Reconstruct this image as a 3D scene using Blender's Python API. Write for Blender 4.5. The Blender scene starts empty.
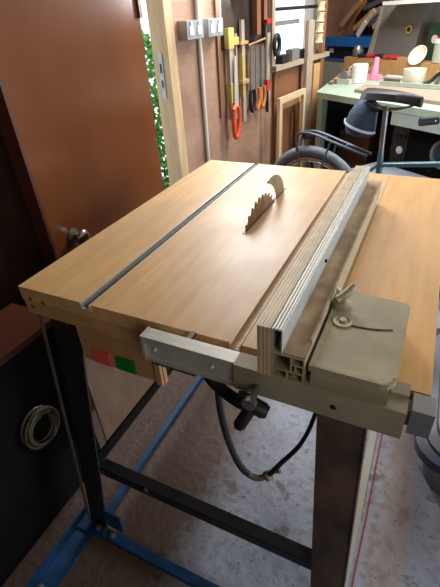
import bpy, bmesh, math, random
from mathutils import Vector, Matrix
random.seed(7)
PI = math.pi
FL = 0.9                       # the table top is z = 0 in the numbers below; the floor ends at z = 0
C = bpy.context.scene.collection
sc = bpy.context.scene

# ------------------------------------------------------------------ camera
cam_d = bpy.data.cameras.new('camera'); cam = bpy.data.objects.new('camera', cam_d); C.objects.link(cam)
X = Vector((0.9019, 0.4281, -0.0588)); Y = Vector((-0.1960, 0.5280, 0.8264))
Y = (Y - X*X.dot(Y)).normalized(); X.normalize(); Zc = X.cross(Y)
# columns: camera axes in the room
cam.matrix_world = Matrix(((0.9016,-0.1965,0.3853,0),(0.4285,0.5275,-0.7335,0),(-0.0591,0.8265,0.5598,0.5+FL),(0,0,0,1)))
m3 = cam.matrix_world.to_3x3(); q = m3.to_quaternion(); cam.matrix_world = Matrix.Translation((0,0,0.5+FL)) @ q.to_matrix().to_4x4()
cam_d.sensor_fit = 'VERTICAL'; cam_d.sensor_height = 24; cam_d.sensor_width = 18
cam_d.lens = 415.13*24/587; cam_d.clip_start = 0.02
sc.camera = cam

# ------------------------------------------------------------------ world, lights, exposure
w = bpy.data.worlds.new('sky'); sc.world = w; w.use_nodes = True
bg = w.node_tree.nodes['Background']; bg.inputs[0].default_value = (0.80,0.93,1.0,1); bg.inputs[1].default_value = 2.0
def area(name, loc, target, sx, sy, power, col):
    l = bpy.data.lights.new(name, 'AREA'); l.shape = 'RECTANGLE'; l.size = sx; l.size_y = sy; l.energy = power; l.color = col
    o = bpy.data.objects.new(name, l); C.objects.link(o); o.location = loc
    o.rotation_euler = (Vector(target)-Vector(loc)).to_track_quat('-Z','Y').to_euler()
    return o
area('added_left_light', (-1.05,2.25,0.80+FL), (-0.2,1.1,0.0+FL), 0.7, 0.6, 43, (0.95,0.98,1.0))  # added lamp high by the left wall; no window stands here
area('garage_opening_daylight', (2.35,2.2,1.25), (0.2,1.2,0.3), 2.0, 1.7, 78, (0.72,0.85,1.0))
area('ceiling_strip_lamp', (-0.05,3.1,2.3), (-0.3,3.6,0.4), 1.4, 0.2, 62, (1.0,0.98,0.96))
area('added_rear_fill', (1.7,-1.0,1.9), (-0.1,0.8,0.85), 1.0, 1.0, 15, (1.0,0.96,0.90))  # added fill from behind the camera; the wall there has no doorway
sc.view_settings.view_transform = 'Standard'; sc.view_settings.look = 'None'
sc.view_settings.exposure = 0.0; sc.view_settings.gamma = 1; sc.view_settings.use_curve_mapping = False

# ------------------------------------------------------------------ materials
def lin(c): 
    return tuple((x/255/12.92 if x/255 <= .04045 else ((x/255+.055)/1.055)**2.4) for x in c)
def mat(name, rgb, rough=0.6, metal=0.0, var=0.15, scale=8, stretch=(1,1,1), bump=0.0, rgb2=None, detail=4, spec=None, trans=None):
    m = bpy.data.materials.new(name); m.use_nodes = True; nt = m.node_tree; N = nt.nodes; L = nt.links
    b = N['Principled BSDF']; b.inputs['Roughness'].default_value = rough; b.inputs['Metallic'].default_value = metal
    if spec is not None: b.inputs['Specular IOR Level'].default_value = spec
    c = lin(rgb); c2 = lin(rgb2) if rgb2 else tuple(max(0,x*(1-var*2.2)) for x in c)
    tc = N.new('ShaderNodeTexCoord'); mp = N.new('ShaderNodeMapping'); mp.inputs['Scale'].default_value = stretch
    ns = N.new('ShaderNodeTexNoise'); ns.inputs['Scale'].default_value = scale; ns.inputs['Detail'].default_value = detail
    rp = N.new('ShaderNodeValToRGB'); rp.color_ramp.elements[0].position = .33; rp.color_ramp.elements[1].position = .66
    rp.color_ramp.elements[0].color = (*c2,1); rp.color_ramp.elements[1].color = (*c,1)
    L.new(tc.outputs['Object'], mp.inputs[0]); L.new(mp.outputs[0], ns.inputs['Vector']); L.new(ns.outputs[0], rp.inputs[0]); L.new(rp.outputs[0], b.inputs['Base Color'])
    if bump:
        bp = N.new('ShaderNodeBump'); bp.inputs['Strength'].default_value = bump; bp.inputs['Distance'].default_value = .01
        L.new(ns.outputs[0], bp.inputs['Height']); L.new(bp.outputs[0], b.inputs['Normal'])
    return m
M = {}
def wood_top(name, a, b2, stain):
    m = mat(name, a, 0.33, 0, 0, 5, (9,1.0,9), 0.03, b2)
    nt = m.node_tree; N = nt.nodes; L = nt.links; bs = N['Principled BSDF']
    src = bs.inputs['Base Color'].links[0].from_socket
    n2 = N.new('ShaderNodeTexNoise'); n2.inputs['Scale'].default_value = 4.5; n2.inputs['Detail'].default_value = 6
    r2 = N.new('ShaderNodeValToRGB'); r2.color_ramp.elements[0].position = .40; r2.color_ramp.elements[1].position = .62
    tc = N.new('ShaderNodeTexCoord'); L.new(tc.outputs['Object'], n2.inputs['Vector']); L.new(n2.outputs[0], r2.inputs[0])
    mx = N.new('ShaderNodeMix'); mx.data_type = 'RGBA'; mx.inputs['B'].default_value = (*lin(stain),1)
    ml = N.new('ShaderNodeMath'); ml.operation = 'MULTIPLY'; ml.inputs[1].default_value = .45
    L.new(r2.outputs[0], ml.inputs[0]); L.new(ml.outputs[0], mx.inputs['Factor']); L.new(src, mx.inputs['A']); L.new(mx.outputs['Result'], bs.inputs['Base Color'])
    bs.inputs['Coat Weight'].default_value = .0; bs.inputs['Coat Roughness'].default_value = .28
    mr = N.new('ShaderNodeMapRange'); mr.inputs['To Min'].default_value = .36; mr.inputs['To Max'].default_value = .6
    L.new(n2.outputs[0], mr.inputs['Value']); L.new(mr.outputs[0], bs.inputs['Roughness'])
    return m
M['top'] = wood_top('birch_ply_top', (218,174,116), (202,156,96), (184,146,104))
M['board'] = wood_top('orange_board', (222,166,86), (204,148,72), (204,162,104))
M['ply'] = mat('ply_edge', (196,150,96), .6, 0, .12, 14, (1,1,12))
M['ply2'] = mat('ply_panel', (188,142,92), .6, 0, .12, 8, (3,1,1))
M['endw'] = mat('board_end_grain', (150,84,44), .6, 0, .15, 20)
M['alu'] = mat('dusty_aluminium', (196,194,184), .42, .35, .08, 20, (1,8,1))
M['aluw'] = mat('ribbed_fence_cream', (208,186,148), .5, .1, .12, 24, (1,1,1))
M['dust'] = mat('sawdust_on_fence', (192,168,132), .85, 0, .0, 22, (1,1,1), .3, (152,128,96), 6)
M['cast'] = mat('cream_cast_paint', (168,156,124), .55, .05, .0, 14, (1,1,1), .06, (146,132,100))
M['sock'] = mat('socket_metal', (164,164,164), .4, .35, .06, 20)
M['castd'] = mat('dusty_cast_front', (160,150,124), .6, .05, .1, 12)
M['scale'] = mat('scale_teeth_metal', (186,174,140), .5, .3, .1, 30)
M['dull'] = mat('dull_dark_metal', (108,100,84), .5, .5, .2, 30)
M['steel'] = mat('grey_steel', (150,150,148), .35, .8, .1, 20)
M['chrome'] = mat('chrome', (200,205,212), .15, 1, .03, 10)
M['blade'] = mat('resin_stained_blade', (160,134,104), .5, .4, .2, 30)
M['knife'] = mat('dull_riving_knife', (146,130,108), .5, .4, .12, 30)
M['legr'] = mat('rusty_dark_leg_paint', (96,72,56), .55, .1, 0, 13, (1,1,.6), .1, (40,32,30))
M['legb'] = mat('black_leg_paint', (34,34,36), .5, .1, .2, 20)
M['blue'] = mat('blue_base_paint', (24,68,108), .5, .1, .2, 24)
M['bluer'] = mat('blue_rack_paint', (40,120,205), .45, .1, .1, 10)
M['red'] = mat('red_button', (230,92,84), .5, 0, .05, 10)
M['green'] = mat('green_button', (14,120,40), .45, 0, .05, 10)
M['dimply'] = mat('dull_brown_ply', (118,88,66), .7, 0, .15, 7, (1,3,1))
M['ink'] = mat('matt_black_and_shade', (13,12,12), .85, 0, .1, 10, spec=.15)  # machine body too; on the cabinet this black stands for shade
M['black'] = mat('black_plastic', (20,20,22), .5, 0, .1, 10)
M['rubber'] = mat('black_rubber', (32,33,35), .6, 0, .15, 20)
M['dustr'] = mat('dusty_cable', (120,110,96), .8, 0, .2, 60)
M['door'] = mat('brown_gloss_door', (112,64,34), .24, 0, .0, 3, (1,1,.4), .02, (98,54,28))
M['doore'] = mat('dark_brown_edge', (84,44,28), .4, 0, .12, 6)
M['darkw'] = mat('dark_brown_wall', (64,38,28), .6, 0, .2, 6)
M['jamb'] = mat('pine_door_frame', (214,180,134), .5, 0, .1, 10, (4,4,.6))
M['pale'] = mat('pale_timber', (218,190,152), .55, 0, .1, 12, (6,6,.8))
M['pale2'] = mat('greyed_timber', (168,150,130), .65, 0, .12, 12, (6,6,.8))
M['tan'] = mat('tan_timber', (196,150,96), .6, 0, .12, 12, (6,6,.8))
M['brownw'] = mat('brown_timber', (140,92,60), .6, 0, .15, 12, (6,6,.8))
M['white'] = mat('white_plastic', (226,226,222), .4, 0, .04, 10)
M['offw'] = mat('pipe_white', (216,208,196), .45, 0, .05, 10)
M['skin'] = mat('cream_rubber', (232,222,204), .6, 0, .05, 10)
M['pink'] = mat('pink_plastic', (236,150,180), .4, 0, .05, 10)
M['orange'] = mat('orange_plastic', (226,92,40), .45, 0, .08, 10)
M['orangew'] = mat('orange_wood_handle', (206,124,62), .5, 0, .15, 20)
M['yellow'] = mat('yellow_level', (184,164,90), .45, 0, .1, 10)
M['redm'] = mat('red_paint', (190,40,44), .45, 0, .1, 10)
M['benchg'] = mat('pale_green_bench_paint', (168,188,168), .5, 0, .06, 6)
M['benchg2'] = mat('bench_rail_grey', (176,186,180), .5, 0, .08, 6)
M['grey'] = mat('grey_case', (112,112,108), .55, 0, .06, 10)
M['greyl'] = mat('pale_grey_case', (176,176,160), .55, 0, .06, 10)
M['navy'] = mat('blue_grey_fabric', (66,80,100), .85, 0, .0, 120, (1,1,1), .2, (44,54,72))
M['refl'] = mat('reflective_strip', (214,220,228), .35, 0, .04, 10)
M['tyre'] = mat('tyre_rubber', (66,78,96), .6, 0, .15, 30)
M['wall2'] = mat('tyre_side_grey', (128,140,150), .55, 0, .1, 30)
M['tan2'] = mat('tyre_tan_sidewall', (196,160,136), .6, 0, .1, 20)
M['frame'] = mat('bike_frame_paint', (104,134,146), .3, .4, .05, 10)
M['frame2'] = mat('dark_rack_paint', (74,80,90), .4, .3, .05, 10)
M['tingreen'] = mat('dark_green_tin', (36,70,54), .45, 0, .1, 10)
M['tub'] = mat('grey_tub', (120,126,134), .45, .1, .0, 5, (1,1,1), 0, (92,98,108))
M['tubr'] = mat('dark_blue_rim', (30,44,66), .35, .1, .1, 10)
M['leaf'] = mat('hedge_leaf', (150,215,135), .6, 0, 0, 9, (1,1,1), 0, (90,170,85))
M['tooln'] = mat('dark_tool_rack', (64,52,46), .95, 0, .2, 12, spec=.1)
M['concrete_out'] = mat('path_outside', (200,190,180), .8, 0, .1, 8)
M['ceil'] = mat('ceiling_board', (150,130,110), .8, 0, .1, 4)
M['cardb'] = mat('cardboard', (176,140,104), .8, 0, .1, 8)
M['glass'] = bpy.data.materials.new('window_glass'); M['glass'].use_nodes = True
b = M['glass'].node_tree.nodes['Principled BSDF']; b.inputs['Transmission Weight'].default_value = 1; b.inputs['Roughness'].default_value = 0; b.inputs['IOR'].default_value = 1.0; b.inputs['Specular IOR Level'].default_value = .3
b.inputs['Base Color'].default_value = (.95,.98,1,1)

def panel_mat():                                             # hardboard sheets with a faint tile pattern
    m = mat('brown_hardboard', (176,140,114), .6, 0, 0, 5, (1,1,1), 0, (150,112,88))
    nt = m.node_tree; N = nt.nodes; L = nt.links; bs = N['Principled BSDF']; src = bs.inputs['Base Color'].links[0].from_socket
    tc = N.new('ShaderNodeTexCoord'); mp = N.new('ShaderNodeMapping'); mp.inputs['Rotation'].default_value = (PI/2,0,PI/2)
    br = N.new('ShaderNodeTexBrick'); br.inputs['Scale'].default_value = 5.2; br.inputs['Mortar Size'].default_value = .012
    br.inputs['Color1'].default_value = (1,1,1,1); br.inputs['Color2'].default_value = (.82,.8,.8,1); br.inputs['Mortar'].default_value = (.62,.6,.6,1)
    cx = N.new('ShaderNodeSeparateXYZ'); cb = N.new('ShaderNodeCombineXYZ')
    L.new(tc.outputs['Object'], cx.inputs[0]); L.new(cx.outputs['Y'], cb.inputs['X']); L.new(cx.outputs['Z'], cb.inputs['Y']); L.new(cb.outputs[0], br.inputs['Vector'])
    mx = N.new('ShaderNodeMix'); mx.data_type = 'RGBA'; mx.blend_type = 'MULTIPLY'; mx.inputs['Factor'].default_value = .5
    L.new(src, mx.inputs['A']); L.new(br.outputs['Color'], mx.inputs['B']); L.new(mx.outputs['Result'], bs.inputs['Base Color'])
    return m
M['panel'] = panel_mat()

def floor_mat():
    m = mat('worn_concrete', (168,171,182), .62, 0, 0, 3.2, (1,1,1), 0, (134,136,148), 8)
    nt = m.node_tree; N = nt.nodes; L = nt.links; bs = N['Principled BSDF']; src = bs.inputs['Base Color'].links[0].from_socket
    tc = N.new('ShaderNodeTexCoord')
    def noise(s, lo, hi, d=6):
        n = N.new('ShaderNodeTexNoise'); n.inputs['Scale'].default_value = s; n.inputs['Detail'].default_value = d
        r = N.new('ShaderNodeValToRGB'); r.color_ramp.elements[0].position = lo; r.color_ramp.elements[1].position = hi
        L.new(tc.outputs['Object'], n.inputs['Vector']); L.new(n.outputs[0], r.inputs[0]); return r.outputs[0], n.outputs[0]
    def mix(fac, A, col, k=1.0):
        mx = N.new('ShaderNodeMix'); mx.data_type = 'RGBA'; mx.inputs['B'].default_value = (*lin(col),1)
        ml = N.new('ShaderNodeMath'); ml.operation = 'MULTIPLY'; ml.inputs[1].default_value = k
        L.new(fac, ml.inputs[0]); L.new(ml.outputs[0], mx.inputs['Factor']); L.new(A, mx.inputs['A']); return mx.outputs['Result']
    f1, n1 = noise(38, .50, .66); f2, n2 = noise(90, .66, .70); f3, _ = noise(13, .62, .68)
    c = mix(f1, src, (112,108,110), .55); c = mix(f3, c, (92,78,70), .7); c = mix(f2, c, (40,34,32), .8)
    # sawdust with painted-in shade under the left half of the saw and a rust-brown dusty strip to its right
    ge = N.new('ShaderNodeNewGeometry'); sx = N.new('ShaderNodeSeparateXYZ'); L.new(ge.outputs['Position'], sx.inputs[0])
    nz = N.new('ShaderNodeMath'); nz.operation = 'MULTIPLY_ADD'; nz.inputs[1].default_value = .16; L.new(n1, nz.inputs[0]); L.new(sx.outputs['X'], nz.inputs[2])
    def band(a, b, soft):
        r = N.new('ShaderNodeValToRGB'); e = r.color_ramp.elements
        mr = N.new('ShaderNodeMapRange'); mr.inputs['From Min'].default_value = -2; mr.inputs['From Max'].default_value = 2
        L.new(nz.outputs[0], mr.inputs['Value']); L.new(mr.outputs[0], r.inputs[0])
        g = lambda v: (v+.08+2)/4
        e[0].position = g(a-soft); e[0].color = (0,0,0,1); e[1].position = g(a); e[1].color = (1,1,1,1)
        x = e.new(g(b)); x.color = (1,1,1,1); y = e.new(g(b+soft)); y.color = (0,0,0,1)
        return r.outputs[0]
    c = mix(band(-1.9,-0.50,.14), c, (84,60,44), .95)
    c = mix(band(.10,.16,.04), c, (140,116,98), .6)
    L.new(c, bs.inputs['Base Color'])
    bp = N.new('ShaderNodeBump'); bp.inputs['Strength'].default_value = .5; bp.inputs['Distance'].default_value = .01
    L.new(n1, bp.inputs['Height']); L.new(bp.outputs[0], bs.inputs['Normal'])
    return m
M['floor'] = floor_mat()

# ------------------------------------------------------------------ mesh helpers
def box(bm, x0,x1,y0,y1,z0,z1):
    v = [bm.verts.new(p) for p in ((x0,y0,z0),(x1,y0,z0),(x1,y1,z0),(x0,y1,z0),(x0,y0,z1),(x1,y0,z1),(x1,y1,z1),(x0,y1,z1))]
    for f in ((3,2,1,0),(4,5,6,7),(0,1,5,4),(1,2,6,5),(2,3,7,6),(3,0,4,7)): bm.faces.new([v[i] for i in f])
def hexa(bm, pts):                                           # eight corners: four below, four above
    v = [bm.verts.new(p) for p in pts]
    for f in ((3,2,1,0),(4,5,6,7),(0,1,5,4),(1,2,6,5),(2,3,7,6),(3,0,4,7)): bm.faces.new([v[i] for i in f])
def prism(bm, poly, z0, z1, fn=None):                        # polygon (a,b) pushed from z0 to z1; fn maps (a,b,c) to a point
    fn = fn or (lambda a,b,c: (a,b,c)); n = len(poly)
    lo = [bm.verts.new(fn(a,b,z0)) for a,b in poly]; hi = [bm.verts.new(fn(a,b,z1)) for a,b in poly]
    bm.faces.new(lo[::-1]); bm.faces.new(hi)
    for i in range(n): bm.faces.new((lo[i], lo[(i+1)%n], hi[(i+1)%n], hi[i]))
def xz(a,b,c): return (a,c,b)                                # profile in x-z pushed along y
def yz(a,b,c): return (c,a,b)                                # profile in y-z pushed along x
def bar(bm, p, q, w, h=None, up=(0,0,1)):                    # a straight bar of w by h
    h = h or w; p = Vector(p); q = Vector(q); d = (q-p).normalized(); u = Vector(up)
    s = d.cross(u); s = s.normalized() if s.length > 1e-4 else Vector((1,0,0)); u = s.cross(d).normalized()
    a = s*w/2; b_ = u*h/2
    hexa(bm, [p-a-b_, p+a-b_, q+a-b_, q-a-b_, p-a+b_, p+a+b_, q+a+b_, q-a+b_])
def tube(bm, pts, r, n=10, closed=False, radii=None):
    pts = [Vector(p) for p in pts]; rings = []; N = len(pts); prev = None
    for i,p in enumerate(pts):
        if closed: d = pts[(i+1)%N]-pts[i-1]
        else: d = pts[min(i+1,N-1)]-pts[max(i-1,0)]
        d.normalize()
        if prev is None: a = d.orthogonal().normalized()
        else:
            a = prev - d*prev.dot(d); a = a.normalized() if a.length > 1e-5 else d.orthogonal().normalized()
        prev = a; b_ = d.cross(a); rr = radii[i] if radii else r
        rings.append([bm.verts.new(p + (a*math.cos(2*PI*k/n)+b_*math.sin(2*PI*k/n))*rr) for k in range(n)])
    rng = range(N) if closed else range(N-1)
    for i in rng:
        A, B = rings[i], rings[(i+1)%N]
        for k in range(n): bm.faces.new((A[k],A[(k+1)%n],B[(k+1)%n],B[k]))
    if not closed: bm.faces.new(rings[0][::-1]); bm.faces.new(rings[-1])
def lathe(bm, prof, c, axis=(0,0,1), n=24):                  # prof: (radius, height) pairs, turned about axis at c
    ax = Vector(axis).normalized(); a = ax.orthogonal().normalized(); b_ = ax.cross(a); c = Vector(c); rings = []
    for r,h in prof:
        rings.append([bm.verts.new(c+ax*h+(a*math.cos(2*PI*k/n)+b_*math.sin(2*PI*k/n))*max(r,1e-4)) for k in range(n)])
    for A,B in zip(rings, rings[1:]):
        for k in range(n): bm.faces.new((A[k],A[(k+1)%n],B[(k+1)%n],B[k]))
    bm.faces.new(rings[0][::-1]); bm.faces.new(rings[-1])
def smooth_pts(pts, n=6):
    pts = [Vector(p) for p in pts]; out = []
    for i in range(len(pts)-1):
        p0,p1,p2,p3 = pts[max(i-1,0)],pts[i],pts[i+1],pts[min(i+2,len(pts)-1)]
        for k in range(n):
            t = k/n; out.append(.5*((2*p1)+(p2-p0)*t+(2*p0-5*p1+4*p2-p3)*t*t+(3*p1-p0-3*p2+p3)*t**3))
    out.append(pts[-1]); return out
def bez(bm, w=.002, seg=2):
    bmesh.ops.bevel(bm, geom=[e for e in bm.edges if e.is_manifold and e.calc_face_angle(0) > .6], offset=w, segments=seg, profile=.5, affect='EDGES')
def B(): return bmesh.new()
def wloc(o):
    v = Vector((0,0,0))
    while o is not None: v = v + o.location; o = o.parent
    return v
def obj(name, bm, m, parent=None, bevel=0, smooth=False, label=None):
    if bevel: bez(bm, bevel)
    bmesh.ops.recalc_face_normals(bm, faces=bm.faces)
    for v in bm.verts: v.co.z += FL
    if parent is not None: L = wloc(parent)
    else:
        xs = [v.co.x for v in bm.verts]; ys = [v.co.y for v in bm.verts]; zs = [v.co.z for v in bm.verts]
        L = Vector(((min(xs)+max(xs))/2, (min(ys)+max(ys))/2, min(zs)))
    for v in bm.verts: v.co -= L
    me = bpy.data.meshes.new(name); bm.to_mesh(me); bm.free(); me.materials.append(M[m])
    if smooth:
        for p in me.polygons: p.use_smooth = True
        me.set_sharp_from_angle(angle=.7)
    o = bpy.data.objects.new(name, me); C.objects.link(o)
    if parent is not None: o.parent = parent
    else: o.location = L
    if label: o['label'] = label
    return o
def tag(o, label, cat, group=None, kind=None):
    o['label'] = label; o['category'] = cat
    if group: o['group'] = group
    if kind: o['kind'] = kind
    return o
def thing(name, label, cat, loc, group=None):
    o = bpy.data.objects.new(name, None); C.objects.link(o); o.location = (loc[0],loc[1],loc[2]+FL); o.empty_display_size = .05
    return tag(o, label, cat, group)
def struct(name, bm, m, parent=None, bevel=0):
    o = obj(name, bm, m, parent, bevel)
    if parent is None: o['kind'] = 'structure'
    return o
def put(name, bm, m, label, cat, group=None, **k): return tag(obj(name, bm, m, **k), label, cat, group)

# left wall frame: s along the wall, d into the room, z up ; rear bench frame: t to the right, d away
def W(s,d,z): return (-1.17+.127*s+.992*d, 1.80+.992*s-.127*d, z)
def R_(t,d,z): return (-.83+.78*t+.626*d, 4.40-.626*t+.78*d, z)
def wbox(bm, s0,s1,d0,d1,z0,z1): hexa(bm, [W(s0,d0,z0),W(s0,d1,z0),W(s1,d1,z0),W(s1,d0,z0),W(s0,d0,z1),W(s0,d1,z1),W(s1,d1,z1),W(s1,d0,z1)])
def rbox(bm, t0,t1,d0,d1,z0,z1): hexa(bm, [R_(t0,d0,z0),R_(t1,d0,z0),R_(t1,d1,z0),R_(t0,d1,z0),R_(t0,d0,z1),R_(t1,d0,z1),R_(t1,d1,z1),R_(t0,d1,z1)])

# ------------------------------------------------------------------ the room
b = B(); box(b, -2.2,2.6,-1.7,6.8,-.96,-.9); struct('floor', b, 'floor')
b = B(); box(b, -2.2,2.6,-1.7,6.8,1.5,1.56); struct('ceiling', b, 'ceil')
WT = -.07
b = B()
wbox(b, .06,1.10,WT,0,-.9,1.5); wbox(b, 1.10,1.98,WT,0,-.9,.215); wbox(b, 1.10,1.98,WT,0,1.25,1.5); wbox(b, 1.98,2.04,WT,0,-.9,1.5)
wbox(b, -.72,.06,WT,0,1.165,1.5)
struct('wall_left', b, 'panel')
b = B(); wbox(b, -3.5,-.72,WT,0,-.9,1.5); struct('wall_left_front', b, 'darkw')
b = B(); hexa(b, [(x,y,z) for z in (-.9,1.5) for x,y in ((-1.00,3.80),(-.95,3.80),(-1.80,6.50),(-1.85,6.50))]); struct('wall_left_rear', b, 'panel')
b = B(); rbox(b, -1.75,4.3,1.05,1.12,-.9,1.5); struct('wall_back', b, 'panel')
b = B(); box(b, -2.2,2.6,-1.75,-1.7,-.9,1.5); struct('wall_front', b, 'darkw')
b = B(); box(b, 2.55,2.6,-1.7,1.0,-.9,1.5); box(b, 2.55,2.6,3.4,6.8,-.9,1.5); box(b,2.55,2.6,1.0,3.4,1.3,1.5); struct('wall_right', b, 'panel')
# door frame with the lock plate on it
jf = B(); wbox(jf, .05,.11,WT-.005,.018,-.9,1.16); wbox(jf, -.72,-.68,WT,.018,-.9,1.16); wbox(jf, -.68,.05,WT,.018,1.12,1.16)
j = struct('trim_1', jf, 'jamb')
b = B(); wbox(b, .046,.0505,-.045,-.02,.17,.36); obj('strike_plate', b, 'steel', j)
b = B(); wbox(b, .0445,.047,-.038,-.028,.22,.25); wbox(b, .0445,.047,-.038,-.028,.28,.32); obj('latch_hole', b, 'black', j)
# door standing ajar; local frame along the leaf
def D(s,d,z): return (-1.09-.105*s+.9945*d, .88+.9945*s+.105*d, z)
def dbox(bm, s0,s1,d0,d1,z0,z1): hexa(bm, [D(s0,d0,z0),D(s0,d1,z0),D(s1,d1,z0),D(s1,d0,z0),D(s0,d0,z1),D(s0,d1,z1),D(s1,d1,z1),D(s1,d0,z1)])
b = B(); dbox(b, 0,.835,-.04,0,-.89,1.11); dr = struct('door_1', b, 'door', bevel=.003)
b = B(); dbox(b, -.012,.0,-.045,.006,-.89,1.11); obj('edge_strip', b, 'doore', dr)
b = B(); dbox(b, .815,.836,0,.012,.50,1.11); obj('top_hinge_strip', b, 'doore', dr)
b = B(); lathe(b, [(.030,0),(.030,.004),(.022,.008),(.012,.010),(.012,.022)], D(.105,0,-.14), (.9945,.105,0), 24); kr = obj('knob_rose', b, 'dull', dr, smooth=True)
b = B(); lathe(b, [(.012,.02),(.016,.028),(.025,.034),(.029,.044),(.029,.052),(.022,.060),(.008,.063)], D(.105,0,-.14), (.9945,.105,0), 24); obj('door_knob', b, 'chrome', dr, smooth=True, label='round bluish chrome knob')

# window in the left wall
wf = B(); wbox(wf, 1.08,1.12,WT,.02,.19,1.28); wbox(wf, 1.94,1.98,WT,.02,.19,1.28); wbox(wf, 1.12,1.94,WT,.02,1.24,1.28)
win = struct('window_1', wf, 'pale2')
b = B(); wbox(b, 1.06,2.0,WT,.06,.165,.195); obj('window_sill', b, 'pale2', win)
b = B(); wbox(b, 1.12,1.94,-.05,-.03,.485,.505); obj('glazing_bar', b, 'black', win)
b = B(); wbox(b, 1.12,1.60,-.05,-.03,.405,.43); obj('glazing_bar', b, 'grey', win)
b = B(); wbox(b, 1.12,1.94,-.042,-.038,.195,1.24); obj('pane', b, 'glass', win)

# outside: hedge, path
b = B()
for k in range(5500):
    x = -2.9+random.random()*.9; y = 2.2+random.random()*1.3; z = -.9+random.random()*1.30
    p = Vector((x,y,z)); u = Vector((random.gauss(0,1),random.gauss(0,1),random.gauss(0,1))).normalized(); v = u.orthogonal().normalized(); s = .035
    b.faces.new([b.verts.new(p+u*s), b.verts.new(p+v*s*.6), b.verts.new(p-u*s), b.verts.new(p-v*s*.6)])
tag(obj('hedge', b, 'leaf'), 'bright green hedge seen outdoors through the gap beside the brown door', 'hedge', kind='stuff')
b = B(); box(b, -6,-1.35,.9,3.78,-1.0,-.961); struct('ground_outside', b, 'concrete_out')

# ------------------------------------------------------------------ the table saw
ts = thing('table_saw', 'home-made table saw with a birch plywood top, raised toothed blade and dark splayed steel legs', 'table saw', (-.4,1.0,-.9))
S1a,S1b,S2a,S2b = -.612,-.584,-.258,-.236; XR = -.104
prof = [(-.802,-.036),(-.802,0),(S1a,0),(S1a,-.014),(S1b,-.014),(S1b,0),(S2a,0),(S2a,-.012),(S2b,-.012),(S2b,0),(XR,0),(XR,-.036)]
b = B(); prism(b, prof, .518, 1.527, xz); top = obj('tabletop', b, 'top', ts)
# stepped front lip under the top
b = B(); box(b, -.799,-.16,.5185,.55,-.075,-.0362); box(b, -.799,-.765,.55,1.51,-.075,-.0362); box(b,-.765,-.10,1.49,1.51,-.075,-.0362); obj('top_frame', b, 'ply', ts)
b = B(); box(b, XR+.001,.077,.519,1.525,-.03,-.0005); obj('extension_board', b, 'board', ts, bevel=.0015, label='orange-brown board extending the top on its right')
b = B(); box(b, XR+.004,.075,.5145,.5188,-.03,-.002); obj('board_end_strip', b, 'endw', ts)
# aluminium tracks in the two slots
def track(x0,x1,zb,t,name,m):
    b = B(); e = .0004; p = [(x0+e,-zb+e),(x0+e,.0012),(x0+t,.0012),(x0+t,-zb+t),(x1-t,-zb+t),(x1-t,.0012),(x1-e,.0012),(x1-e,-zb+e)]
    prism(b, p, .512, 1.5265, xz); return obj(name, b, m, ts)
track(S1a,S1b,.0138,.0035,'mitre_track','alu')
b = B(); box(b, S1a+.0125,S1a+.0165,.515,1.526,-.0100,-.001); obj('track_rib', b, 'dull', ts)
track(S2a,S2b,.0118,.003,'fence_track','pale')
# knots/screw plugs on the front lip
for x,z in ((-.775,-.03),(-.775,-.052),(-.735,-.032)):
    b = B(); lathe(b, [(.0055,0),(.0055,.0012)], (x,.5178 if z>-.036 else .518,z), (0,-1,0), 12); obj('screw_plug', b, 'endw', ts)
# blade
def blade():
    b = B(); cy,cz,r,nt_ = 1.066,-.103,.163,36; poly = []
    for k in range(nt_):
        a = 2*PI*k/nt_; st = 2*PI/nt_
        for da,rr in ((0,r-.011),(.30*st,r-.012),(.62*st,r-.001),(.78*st,r)): poly.append((cy-rr*math.cos(a+da), cz+rr*math.sin(a+da)))
    prism(b, poly, -.4095,-.4065, yz); return b
obj('saw_blade', blade(), 'blade', ts)
# dark slit round the blade
b = B(); box(b, -.4125,-.4035,.935,1.30,.0002,.0008); obj('blade_slit', b, 'black', ts)
kp = [(1.208,-.05),(1.208,.000),(1.203,.018),(1.192,.036),(1.172,.054),(1.148,.067),(1.124,.076),(1.126,.082),(1.150,.086),(1.185,.083),(1.218,.073),(1.246,.057),(1.266,.038),(1.278,.016),(1.282,-.01),(1.282,-.05)]
b = B(); prism(b, kp, -.4092,-.4068, yz); obj('riving_knife', b, 'knife', ts, label='curved grey riving knife behind the blade')
# legs: two webs of angle steel each
def leg(x0t,x1t,x0b,x1b,yt,yb,inner,m, back=1):
    b = B(); zt,zb = -.078,-.885; t = .006
    hexa(b, [(x0b,yb,zb),(x1b,yb,zb),(x1b,yb+t,zb),(x0b,yb+t,zb),(x0t,yt,zt),(x1t,yt,zt),(x1t,yt+t,zt),(x0t,yt+t,zt)])
    xa,xb = (x1t,x1b) if inner=='r' else (x0t+t,x0b+t); ww=.055*back
    ya0,ya1 = sorted((yb,yb+ww)); yc0,yc1 = sorted((yt,yt+ww))
    hexa(b, [(xb-t,ya0,zb),(xb,ya0,zb),(xb,ya1,zb),(xb-t,ya1,zb),(xa-t,yc0,zt),(xa,yc0,zt),(xa,yc1,zt),(xa-t,yc1,zt)])
    return obj('leg', b, m, ts)
leg(-.795,-.703,-.775,-.712,.575,.435,'l','legb')
leg(-.100,-.006,-.040,.034,.555,.455,'r','legr')
leg(-.795,-.713,-.785,-.712,1.46,1.60,'l','legb',-1)
leg(-.100,-.006,-.040,.034,1.46,1.60,'r','legb',-1)
def zrail(name, p, q, w, m, up=(0,0,1)):
    b = B(); bar(b, p, q, w, w, up); return obj(name, b, m, ts)
b = B(); box(b, -.735,.0,.497,.502,-.675,-.638); box(b, -.735,.0,.497,.53,-.642,-.637); obj('stretcher', b, 'legb', ts)
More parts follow.
